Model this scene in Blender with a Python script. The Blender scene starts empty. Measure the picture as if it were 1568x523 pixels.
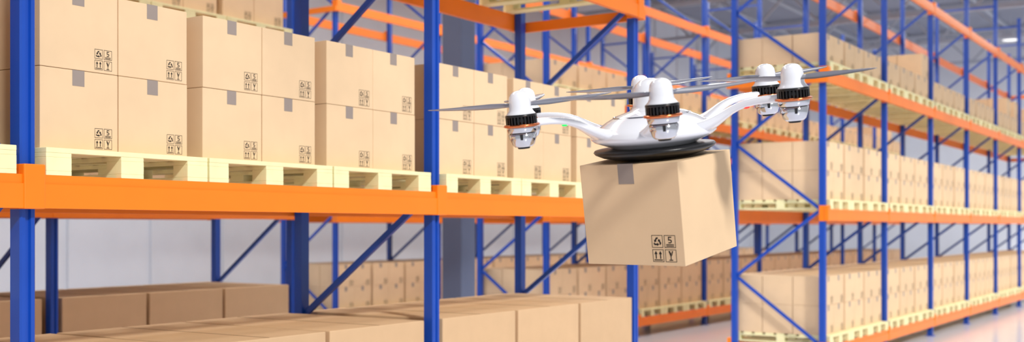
import bpy, bmesh, math, random
from mathutils import Vector, Matrix, Euler
random.seed(4)
sc=bpy.context.scene
EYE=2.0
TH=math.atan(1141/1750.0)

# ------------------------------------------------------------ materials
def pbsdf(name,col,rough=.5,metal=0,var=0.0,scale=6,coat=0,objvar=0.0,spec=.5):
    m=bpy.data.materials.new(name); m.use_nodes=True
    nt=m.node_tree; b=nt.nodes['Principled BSDF']
    b.inputs['Base Color'].default_value=(*col,1)
    b.inputs['Roughness'].default_value=rough
    b.inputs['Metallic'].default_value=metal
    b.inputs['Coat Weight'].default_value=coat
    b.inputs['Coat Roughness'].default_value=.05
    b.inputs['Specular IOR Level'].default_value=spec
    tc=nt.nodes.new('ShaderNodeTexCoord')
    if var>0:
        n=nt.nodes.new('ShaderNodeTexNoise'); n.inputs['Scale'].default_value=scale
        n.inputs['Detail'].default_value=4
        nt.links.new(tc.outputs['Object'],n.inputs['Vector'])
        hs=nt.nodes.new('ShaderNodeHueSaturation')
        hs.inputs['Color'].default_value=(*col,1)
        mr=nt.nodes.new('ShaderNodeMapRange')
        mr.inputs[1].default_value=.3; mr.inputs[2].default_value=.7
        mr.inputs[3].default_value=1-var; mr.inputs[4].default_value=1+var
        nt.links.new(n.outputs['Fac'],mr.inputs[0])
        if objvar>0:
            oi=nt.nodes.new('ShaderNodeObjectInfo')
            m2=nt.nodes.new('ShaderNodeMapRange')
            m2.inputs[3].default_value=1-objvar; m2.inputs[4].default_value=1+objvar
            nt.links.new(oi.outputs['Random'],m2.inputs[0])
            mu=nt.nodes.new('ShaderNodeMath'); mu.operation='MULTIPLY'
            nt.links.new(mr.outputs[0],mu.inputs[0]); nt.links.new(m2.outputs[0],mu.inputs[1])
            nt.links.new(mu.outputs[0],hs.inputs['Value'])
        else:
            nt.links.new(mr.outputs[0],hs.inputs['Value'])
        nt.links.new(hs.outputs[0],b.inputs['Base Color'])
    return m
def lin(r,g,b):
    return tuple(((v/255)/12.92 if v/255<=.04045 else ((v/255+.055)/1.055)**2.4) for v in (r,g,b))

M_CART=pbsdf('carton_board',lin(227,196,158),.75,var=.03,scale=5,objvar=.03,spec=.2)
M_CARTD=pbsdf('carton_board_plain_shaded',lin(208,174,136),.75,var=.03,scale=5,objvar=.04,spec=.2)  # unprinted board, darker colour carries the shade under the shelves
M_TAPE=pbsdf('packing_tape',lin(152,138,130),.4,var=.03,scale=10)
M_INK=pbsdf('print_ink',lin(34,26,22),.8)
M_SEAM=pbsdf('flap_seam',lin(120,90,62),.9)
M_BLUE=pbsdf('rack_blue_paint',lin(12,70,172),.36,var=.06,scale=3,coat=.15)
M_ORANGE=pbsdf('rack_orange_paint',lin(252,128,8),.42,var=.04,scale=2,coat=.1)
M_PINE=pbsdf('pallet_pine',lin(240,232,180),.7,var=.06,scale=9,objvar=.03)
M_WHITE=pbsdf('drone_white_shell',lin(238,240,247),.16,coat=1,var=.01)
M_CHROME=pbsdf('drone_satin_metal',lin(215,218,226),.10,metal=.95,var=.02)
M_BLACK=pbsdf('drone_black',lin(14,14,16),.3,var=.05)
M_COPPER=pbsdf('copper_ring',lin(225,130,80),.2,metal=1,var=.03)
M_BLADE=pbsdf('propeller_composite',lin(122,124,136),.3,var=.08,scale=3,coat=.5)
M_STEEL=pbsdf('roof_steel',lin(185,190,200),.5,var=.05)
M_CONC=pbsdf('column_paint',lin(92,102,128),.6,var=.05,scale=2)
def emis(name,col,st):
    m=bpy.data.materials.new(name); m.use_nodes=True
    b=m.node_tree.nodes['Principled BSDF']
    b.inputs['Base Color'].default_value=(*col,1)
    b.inputs['Emission Color'].default_value=(*col,1); b.inputs['Emission Strength'].default_value=st
    return m
M_LG=emis('led_green',(.02,.8,.12),1); M_LR=emis('led_red',(.9,.03,.02),1); M_LAMP=emis('lamp_glow',(1,.98,.94),1.2)

# ------------------------------------------------------------ mesh helpers
def box(bm,x0,x1,y0,y1,z0,z1,mi=0):
    v=[bm.verts.new(p) for p in ((x0,y0,z0),(x1,y0,z0),(x1,y1,z0),(x0,y1,z0),(x0,y0,z1),(x1,y0,z1),(x1,y1,z1),(x0,y1,z1))]
    fs=[(0,3,2,1),(4,5,6,7),(0,1,5,4),(1,2,6,5),(2,3,7,6),(3,0,4,7)]
    for q in fs:
        fc=bm.faces.new([v[i] for i in q]); fc.material_index=mi
    return v
def bbox(bm,x0,x1,y0,y1,z0,z1,mi=0,b=.004):
    t=bmesh.new(); box(t,x0,x1,y0,y1,z0,z1,mi)
    bmesh.ops.bevel(t,geom=list(t.edges),offset=b,segments=2,profile=.5,affect='EDGES')
    for fc in t.faces: fc.material_index=mi
    me=bpy.data.meshes.new('tmp'); t.to_mesh(me); t.free()
    bm.from_mesh(me); bpy.data.meshes.remove(me)
def obox(bm,a,b,w,h,mi=0):
    a=Vector(a); b=Vector(b); d=(b-a); d.normalize()
    up=Vector((0,1,0)) if abs(d.y)<.9 else Vector((0,0,1))
    sx=d.cross(up).normalized(); sy=sx.cross(d).normalized()
    vs=[]
    for t in (a,b):
        for i,j in ((-1,-1),(1,-1),(1,1),(-1,1)):
            vs.append(bm.verts.new(t+sx*i*w/2+sy*j*h/2))
    for q in ((0,3,2,1),(4,5,6,7),(0,1,5,4),(1,2,6,5),(2,3,7,6),(3,0,4,7)):
        bm.faces.new([vs[i] for i in q]).material_index=mi
def lathe(bm,prof,n=32,mi=0,c=(0,0,0),smooth=True):
    rings=[]
    for r,z in prof:
        if r<1e-5: rings.append([bm.verts.new((c[0],c[1],c[2]+z))])
        else: rings.append([bm.verts.new((c[0]+r*math.cos(2*math.pi*i/n),c[1]+r*math.sin(2*math.pi*i/n),c[2]+z)) for i in range(n)])
    for A,B in zip(rings,rings[1:]):
        for i in range(n):
            j=(i+1)%n
            if len(A)==1 and len(B)==1: continue
            if len(A)==1: q=[A[0],B[i],B[j]]
            elif len(B)==1: q=[A[i],A[j],B[0]][::-1]
            else: q=[A[i],B[i],B[j],A[j]]
            fc=bm.faces.new(q); fc.material_index=mi; fc.smooth=smooth
def mkmesh(bm,name,mats,recalc=True):
    if recalc: bmesh.ops.recalc_face_normals(bm,faces=list(bm.faces))
    me=bpy.data.meshes.new(name); bm.to_mesh(me); bm.free()
    for m in mats: me.materials.append(m)
    return me
def mkobj(me,name,loc=(0,0,0),rot=(0,0,0),parent=None):
    o=bpy.data.objects.new(name,me); sc.collection.objects.link(o)
    o.location=loc; o.rotation_euler=rot
    if parent: o.parent=parent
    return o
def empty(name,loc=(0,0,0),rot=(0,0,0)):
    o=bpy.data.objects.new(name,None); sc.collection.objects.link(o); o.location=loc; o.rotation_euler=rot
    o.empty_display_size=.1
    return o

# ------------------------------------------------------------ carton with printed marks (front = +X, u=+Y, v=+Z)
BW,BD,BH=.464,.440,.411
def icons():
    polys=[]
    def cell(ox,oy,S,fn):
        loc=[]
        def r(a,b,c,d): loc.append([(a,b),(c,b),(c,d),(a,d)])
        t=.04
        r(0,0,1,t); r(0,1-t,1,1); r(0,t,t,1-t); r(1-t,t,1,1-t)
        fn(loc,r)
        for p in loc: polys.append([(ox+x*S,oy+y*S) for x,y in p])
    def five(L,r):
        r(.36,.80,.66,.88); r(.36,.62,.44,.80); r(.36,.58,.60,.66); r(.58,.42,.67,.62); r(.36,.36,.60,.44)
        r(.15,.22,.85,.28); r(.15,.10,.85,.16)
    def arrows(L,r):
        for x in (.3,.7):
            r(x-.045,.25,x+.045,.65); L.append([(x-.14,.62),(x+.14,.62),(x,.88)])
        r(.12,.12,.88,.19)
    def glass(L,r):
        L.append([(.30,.88),(.46,.45),(.54,.45),(.58,.88),(.54,.70),(.48,.74),(.44,.88)])
        L.append([(.62,.88),(.60,.66),(.54,.45),(.62,.56),(.72,.88)])
        r(.465,.20,.535,.48); r(.33,.12,.67,.19)
    def recyc(L,r):
        for k in range(3):
            a=k*2*math.pi/3
            def T(x,y):
                return (.5+x*math.cos(a)-y*math.sin(a), .46+x*math.sin(a)+y*math.cos(a))
            L.append([T(-.26,-.26),T(-.02,-.26),T(-.02,-.14),T(-.20,-.14)])
            L.append([T(-.02,-.34),T(.15,-.20),T(-.02,-.06)])
            L.append([T(-.26,-.26),T(-.20,-.14),T(-.25,-.06),T(-.35,-.12)])
    S=.05; g=.007
    cell(0,S+g,S,recyc); cell(S+g,S+g,S,five); cell(0,0,S,arrows); cell(S+g,0,S,glass)
    return polys
ICON=icons()
def add_box(bm,cx,cy,z0,front=True,w=BW,d=BD,h=BH,toptape=True):
    x0,x1,y0,y1=cx-d/2,cx+d/2,cy-w/2,cy+w/2
    bbox(bm,x0,x1,y0,y1,z0,z0+h,0,.003)
    e=.0009; ty=cy-.010; tw=.036
    if toptape:
        box(bm,x0+.004,x1-.004,ty-tw,ty+tw,z0+h,z0+h+e,1)
        box(bm,x1-.001,x1+e,ty-tw,ty+tw,z0+h-.08,z0+h+e,1)
        box(bm,x0-e,x0+.001,ty-tw,ty+tw,z0+h-.08,z0+h+e,1)
    if front:
        ox=y1-.037-.107; oz=z0+.016
        for p in ICON:
            vs=[bm.verts.new((x1+e,ox+a,oz+b)) for a,b in p]
            fc=bm.faces.new(vs); fc.material_index=2
def stack_mesh(name,nx,ny,nz,mask=None,jit=.004):
    bm=bmesh.new()
    for i in range(nx):
        for j in range(ny):
            for k in range(nz):
                if mask and not mask(i,j,k): continue
                cx=-i*(BD+.008)-BD/2 - random.uniform(0,jit)
                cy=(j-(ny-1)/2)*(BW+.006)+random.uniform(-.001,.001)
                add_box(bm,cx,cy,k*(BH+.0025),front=(i==0))
    return mkmesh(bm,name,[M_CART,M_TAPE,M_INK])
STK=[stack_mesh('cartons_%d'%i,3,2,2) for i in range(3)]
STK1=stack_mesh('cartons_low',3,2,1)
STKP=stack_mesh('cartons_part',3,2,2,mask=lambda i,j,k: k==0 or j==1)
def big_mesh():
    bm=bmesh.new()
    bbox(bm,-1.38,0,-.50,.50,0,.84,0,.006)
    box(bm,-1.376,-.004,-.004,.004,.84,.8412,1)
    return mkmesh(bm,'large_carton',[M_CARTD,M_SEAM])
BIG=big_mesh()

# ------------------------------------------------------------ pallet (front face at x=0, extends -X)
PW,PD,PH=1.03,1.44,.137
def pallet_mesh():
    bm=bmesh.new(); b=.002
    for cy in (-.443,0,.443):
        wd=.072
        bbox(bm,-PD,0,cy-wd,cy+wd,0,.022,0,b)
        for cx in (-.06,-PD/2,-PD+.06):
            bbox(bm,cx-.06,cx+.06,cy-wd,cy+wd,.022,.09,0,b)
        bbox(bm,-PD+.001,-.001,cy-wd,cy+wd,.09,.112,0,b)
    n=9; wd=.115; gap=(PD-n*wd)/(n-1)
    for i in range(n):
        x=-i*(wd+gap)
        bbox(bm,x-wd,x,-PW/2,PW/2,.112,PH,0,b)
    return mkmesh(bm,'wooden_pallet',[M_PINE])
PAL=pallet_mesh()

# ------------------------------------------------------------ racks
LV=[.19,2.094,4.02,5.93]
BHT=.164
def post(bm,px,py,z0,z1,flip):
    prof=[(-.042,-.04),(-.042,.035),(-.034,.043),(-.015,.043),(-.010,.030),(.010,.030),(.015,.043),(.034,.043),(.042,.035),(.042,-.04)]
    if flip: prof=[(a,-b) for a,b in prof]
    lo=[bm.verts.new((px+b,py+a,z0)) for a,b in prof]
    hi=[bm.verts.new((px+b,py+a,z1)) for a,b in prof]
    n=len(prof)
    for i in range(n):
        j=(i+1)%n; bm.faces.new([lo[i],lo[j],hi[j],hi[i]]).material_index=0
    bm.faces.new(lo).material_index=0; bm.faces.new(hi).material_index=0
def rack(D,ys,top=7.3):
    bm=bmesh.new()
    xf=-D-.063; xb=-D-1.357
    for y in ys:
        post(bm,xf,y,.008,top,False); post(bm,xb,y,.008,top,True)
        for x in (xf,xb):
            box(bm,x-.08,x+.08,y-.07,y+.07,0,.01,0)
            box(bm,x-.045,x+.045,y-.06,y-.042,.01,.12,0)
        z=.35; k=0
        while z<top-1.0:
            a,b=((xf-.02,z),(xb+.02,z+.95)) if k%2==0 else ((xb+.02,z),(xf-.02,z+.95))
            obox(bm,(a[0],y,a[1]),(b[0],y,b[1]),.045,.03,0)
            z+=.95; k+=1
        obox(bm,(xf,y,.2),(xb,y,.2),.045,.03,0)
        obox(bm,(xf,y,top-.2),(xb,y,top-.2),.045,.03,0)
    for zi in LV:
        for a,b in zip(ys,ys[1:]):
            for (x0,x1,sg) in ((-D-.02,-D+.03,1),(-D-1.45,-D-1.40,-1)):
                box(bm,x0,x1,a+.052,b-.052,zi,zi+BHT-.045,1)
                xx0,xx1=(x0,x1-.010) if sg>0 else (x0+.010,x1)
                box(bm,xx0,xx1,a+.052,b-.052,zi+BHT-.045,zi+BHT,1)
        for y in ys:
            for (x0,x1) in ((-D-.019,-D+.036),(-D-1.456,-D-1.401)):
                bbox(bm,x0,x1,y-.058,y+.058,zi-.004,zi+BHT+.05,1,.006)
            for sy in (-1,1):
                box(bm,-D-.10,-D-.019,y+sy*.046-.003,y+sy*.046+.003,zi-.004,zi+BHT+.05,1)
    for zi in LV[2:]:
        for y in (ys[0]-.075,ys[-1]+.075):
            box(bm,-D-1.45,-D+.03,y-.02,y+.02,zi-.01,zi+.09,1)
    me=mkmesh(bm,'pallet_rack',[M_BLUE,M_ORANGE])
    return mkobj(me,'pallet_rack')
YL=[.1,3.38,6.69,9.90]
YR=[15.68+3.13*i for i in range(8)]
def load(D,ys,level,kind='std',skip=()):
    z=LV[level]+BHT
    for bi,(a,b) in enumerate(zip(ys,ys[1:])):
        if bi in skip: continue
        L=b-a
        pitch=min(1.045,(L-.13)/3)
        for k in range(3):
            cy=a+.064+pitch*(k+.5)
            s_=min(1,(pitch-.012)/PW)
            o=mkobj(PAL,'wooden_pallet',(-D+.02,cy,z+.0)); o.scale=(1,s_,1)
            r=random.random()
            if kind=='big':
                q=mkobj(BIG,'large_cardboard_box',(-D-.02-random.uniform(0,.01),cy,z+PH)); q.scale=(1,s_,1)
            else:
                me=random.choice(STK)
                if kind=='low': me=STK1 if r<.75 or k==0 else STKP
                mkobj(me,'cardboard_box_stack',(-D-.075-random.uniform(0,.008),cy-.012+random.uniform(-.005,.005),z+PH))
for D in (5.0,9.5,14.0):
    if D<10: rack(D,YL)
    rack(D,YR)
    if D<10:
        load(D,YL,0,'big')
        load(D,YL,1,'std')
        load(D,YL,2,'std',skip=(0,) if D<6 else ())
    load(D,YR,0,'std'); load(D,YR,1,'std')
    if D<10: load(D,YR,2,'low')
rack(14.0,[.1,3.38,6.69])
load(14.0,[.1,3.38,6.69],0,'big')

# ------------------------------------------------------------ building shell
def shell(name,x0,x1,y0,y1,z0,z1,mat):
    bm=bmesh.new(); box(bm,x0,x1,y0,y1,z0,z1); return mkobj(mkmesh(bm,name,[mat]),name)
M_FLOOR=pbsdf('polished_floor',lin(236,237,247),.16,var=.03,scale=.6)
M_WALL=pbsdf('wall_panel',lin(232,236,243),.6,var=.03,scale=1.2)
M_ROOF=pbsdf('roof_deck',lin(140,144,158),.8,var=.05,scale=1)
XW=-19.5; YF=52; RH=10.2
shell('floor',XW-.3,14,-8,YF+.3,-.2,0,M_FLOOR)
shell('wall_left',XW-.3,XW,-8,YF+.3,0,RH,M_WALL)
shell('wall_back',XW,4,YF,YF+.3,0,RH,M_WALL)
shell('ceiling',XW-.3,2.5,-8,YF+.3,RH,RH+.2,M_ROOF)
bm=bmesh.new()
for i in range(30):
    y=-6+i*2.0
    box(bm,XW,XW+.06,y-.04,y+.04,0,RH)
mkobj(mkmesh(bm,'trim_1',[M_WALL]),'trim_1')
bm=bmesh.new()
for i in range(9):
    y=2+i*6.0
    obox(bm,(XW,y,RH-.15),(2.4,y,RH-.15),.14,.14); obox(bm,(XW,y,RH-1.35),(2.4,y,RH-1.35),.12,.12)
    x=XW; k=0
    while x<2.0:
        a,b=(RH-1.35,RH-.15) if k%2==0 else (RH-.15,RH-1.35)
        obox(bm,(x,y,a),(min(x+1.2,2.4),y,b),.07,.07); x+=1.2; k+=1
for j in range(11):
    x=XW+1+j*2.0
    obox(bm,(x,-8,RH-.06),(x,YF,RH-.06),.1,.1)
mkobj(mkmesh(bm,'roof_truss',[M_STEEL]),'roof_truss')
bm=bmesh.new(); bbox(bm,-8.4,-8.1,11.3,11.6,0.0,RH,0,.02); box(bm,-8.47,-8.03,11.23,11.67,0,.25)
mkobj(mkmesh(bm,'building_column',[M_CONC]),'building_column')
def lamp_mesh():
    bm=bmesh.new()
    lathe(bm,[(0,.34),(.05,.33),(.07,.2),(.12,.18),(.30,.02),(.32,0),(.30,.005)],24,0)
    lathe(bm,[(0,-.0),(.29,.01)],24,1)
    obox(bm,(0,0,.33),(0,0,1.0),.015,.015,0)
    return mkmesh(bm,'high_bay_lamp',[M_STEEL,M_LAMP],False)
LM=lamp_mesh()
for x in (-2.2,-7.9,-12.4):
    if x>-10:
        for i in range(4):
            y=5+i*12.0+(6 if x<-5 else 0)
            mkobj(LM,'high_bay_lamp',(x,y,RH-1.05))
    l=bpy.data.lights.new('aisle_fill','AREA'); l.shape='RECTANGLE'; l.size=1.2; l.size_y=44; l.energy=1300 if x<-5 else 700  # added fill strip without a fixture, brightens the shadowed back rows
    l.color=(1,.98,.95)
    o=bpy.data.objects.new('aisle_fill',l); sc.collection.objects.link(o); o.location=(x,24,RH-1.5)

# ------------------------------------------------------------ drone + carried carton
BP=Vector((-2.0736,4.2962,2.0873)); BR=Euler((.1673,.0041,-.0831),'XYZ')
bm=bmesh.new(); add_box(bm,0,0,-.204,front=True,w=.457,d=.44,h=.408)
cme=mkmesh(bm,'delivery_box',[M_CART,M_TAPE,M_INK])
Rm=BR.to_matrix().to_4x4()
bx=mkobj(cme,'delivery_cardboard_box')
bx.matrix_world=Matrix.Translation(BP)@Rm@Matrix.Rotation(-math.pi/2,4,'Z')

dr=empty('delivery_drone')
dr.matrix_world=Matrix.Translation(BP+(Rm@Vector((0,0,.2055))))@Rm
def part(bm,name,mats,recalc=True,sub=0):
    me=mkmesh(bm,name,mats,recalc)
    o=mkobj(me,name,parent=dr)
    if sub:
        m=o.modifiers.new('s','SUBSURF'); m.levels=sub; m.render_levels=sub
    return o
bm=bmesh.new()
lathe(bm,[(0,0),(.13,.0),(.165,.004),(.215,.016),(.244,.030),(.251,.039),(.246,.046),(.18,.050),(0,.052)],64)
part(bm,'base_disc',[M_BLACK])
ZB=.102
bm=bmesh.new()
lathe(bm,[(0,.102),(.04,.101),(.09,.094),(.14,.080),(.19,.056),(.235,.026),(.258,.003),(.258,-.008),(.242,-.022),(.205,-.036),(.18,-.046),(.17,-.056),(0,-.058)],72,0,(0,0,ZB))
part(bm,'hull',[M_WHITE])
bm=bmesh.new()
lathe(bm,[(.156,.0725),(.158,.0755),(.161,.0705)],72,0,(0,0,ZB))
part(bm,'hull_seam',[M_CHROME])
bm=bmesh.new()
lathe(bm,[(0,.222),(.018,.220),(.038,.213),(.054,.200),(.065,.182),(.070,.160),(.071,.135),(.074,.110),(.084,.098),(.10,.088)],48,0,(0,0,ZB))
part(bm,'antenna_dome',[M_WHITE])
RR=.60; ZR=.212; A0=-55.4
def arm(ang):
    bm=bmesh.new(); n=20
    path=[(.12,-.004,.095,.030),(.19,.000,.088,.030),(.25,.014,.064,.026),(.30,.040,.038,.021),(.35,.072,.026,.017),(.41,.092,.023,.015),(.48,.100,.022,.015),(.54,.100,.023,.016),(.58,.098,.027,.018)]
    rings=[]
    for r,z,hw,ht in path:
        ring=[]
        for i in range(n):
            t=2*math.pi*i/n
            cx=math.cos(t); cz=math.sin(t); e=.75
            px=hw*math.copysign(abs(cx)**e,cx); pz=ht*math.copysign(abs(cz)**e,cz)
            v=Vector((r,px,ZB+z+pz)); v=Matrix.Rotation(ang,3,'Z')@v
            ring.append(bm.verts.new(v))
        rings.append(ring)
    for A,B in zip(rings,rings[1:]):
        for i in range(n):
            j=(i+1)%n; fc=bm.faces.new([A[i],A[j],B[j],B[i]]); fc.smooth=True
    bm.faces.new(rings[0]); bm.faces.new(rings[-1])
    return part(bm,'arm',[M_WHITE],sub=1)
def pod(ang,pa,green=False,red=False):
    cx,cy=RR*math.cos(ang),RR*math.sin(ang); c=(cx,cy,ZR)
    bm=bmesh.new()
    lathe(bm,[(0,.118),(.010,.1175),(.022,.114),(.032,.107),(.039,.096),(.0425,.080),(.0435,.060),(.045,.046),(.050,.036),(.056,.030),(.058,.025),(0,.024)],40,0,c)
    lathe(bm,[(0,.026),(.050,.026),(.053,-.012),(0,-.012)],32,1,c)
    for k in range(28):
        t=2*math.pi*k/28
        m=Matrix.Translation(c)@Matrix.Rotation(t,4,'Z')
        vv=box(bm,.050,.061,-.0035,.0035,-.012,.026,1)
        for v in vv: v.co=m@v.co
    lathe(bm,[(.05,.027),(.060,.027),(.062,.022),(.062,.018),(.05,.018)],32,1,c)
    lathe(bm,[(.045,-.010),(.066,-.010),(.070,-.013),(.071,-.017),(.066,-.020),(.045,-.020)],40,2,c)
    lathe(bm,[(.040,-.019),(.060,-.019),(.060,-.026),(.057,-.040),(.055,-.042)],40,3,c)
    lathe(bm,[(.0,-.041),(.050,-.041),(.049,-.046),(0,-.046)],32,1,c)
    lathe(bm,[(.045,-.045),(.054,-.046),(.050,-.07),(.043,-.090),(.034,-.098),(0,-.100)],40,3,c)
    lathe(bm,[(.0,-.099),(.026,-.099),(.022,-.106),(0,-.107)],24,1,c)
    for k in range(4):
        t=2*math.pi*(k+.35)/4
        m=Matrix.Translation(c)@Matrix.Rotation(t,4,'Z')
        vv=[bm.verts.new(p) for p in ((.0548,-.006,-.048),(.0548,.006,-.048),(.0510,.005,-.070),(.0510,-.005,-.070))]
        bm.faces.new(vv).material_index=1
        for v in vv: v.co=m@v.co
    part(bm,'motor_pod',[M_WHITE,M_BLACK,M_COPPER,M_CHROME],recalc=False)
    bm=bmesh.new()
    L=.355
    for s in (0,1):
        m=Matrix.Translation((cx,cy,ZR+.064))@Matrix.Rotation(pa+s*math.pi,4,'Z')
        st=[(.03,.022,38),(.06,.034,34),(.11,.046,30),(.18,.046,25),(.26,.037,20),(.32,.027,17),(.345,.016,15),(L,.004,14)]
        R_=[]
        for r,ch,tw in st:
            tw=math.radians(tw); ring=[]
            for (a,b) in ((-.45,0),(-.1,.0026),(.35,.0020),(.55,0),(.35,-.0010),(-.1,-.0008)):
                y=a*ch; z=b*(1 if r<.3 else .6)
                ring.append(bm.verts.new(m@Vector((r,y*math.cos(tw)-z*math.sin(tw),y*math.sin(tw)+z*math.cos(tw)+.012*(r/L)**2))))
            R_.append(ring)
        for A,B in zip(R_,R_[1:]):
            for i in range(6):
                j=(i+1)%6; fc=bm.faces.new([A[i],A[j],B[j],B[i]]); fc.smooth=True
        bm.faces.new(R_[0]); bm.faces.new(R_[-1])
    part(bm,'propeller',[M_BLADE])
    if green or red:
        bm=bmesh.new()
        p=Matrix.Rotation(ang,3,'Z')@Vector((.41,0,ZB+.077))
        lathe(bm,[(0,.006),(.012,.004),(.014,0),(.010,-.006),(0,-.008)],16,0,p)
        part(bm,'nav_light',[M_LG if green else M_LR])
cr=math.radians
base=37.9
PA=[base+2,base-48,base+28,base+12,base+75,base-1]
for k in range(6):
    ang=cr(A0+60*k)
    arm(ang); pod(ang,cr(PA[k]),green=(k==5),red=(k==1))

# ------------------------------------------------------------ lights
w=bpy.data.worlds.new('World'); sc.world=w; w.use_nodes=True
bg=w.node_tree.nodes['Background']; bg.inputs[0].default_value=(.97,.98,1,1); bg.inputs[1].default_value=.48
l=bpy.data.lights.new('sun','SUN'); l.energy=2.75; l.angle=cr(6); l.color=(1,.985,.95)
o=bpy.data.objects.new('sun',l); sc.collection.objects.link(o)
o.rotation_euler=Vector((.8,-.40,.66)).to_track_quat('Z','Y').to_euler()

# ------------------------------------------------------------ camera
cam=bpy.data.cameras.new('camera'); co=bpy.data.objects.new('camera',cam); sc.collection.objects.link(co)
co.location=(0,0,EYE); co.rotation_euler=(math.pi/2,0,TH)
cam.sensor_width=36; cam.sensor_fit='HORIZONTAL'; cam.lens=36*1750/1568
cam.shift_y=86.5/1568; cam.clip_end=200
cam.dof.use_dof=True; cam.dof.focus_distance=5.3; cam.dof.aperture_fstop=1.9
sc.camera=co
sc.view_settings.view_transform='Standard'
sc.view_settings.look='None'
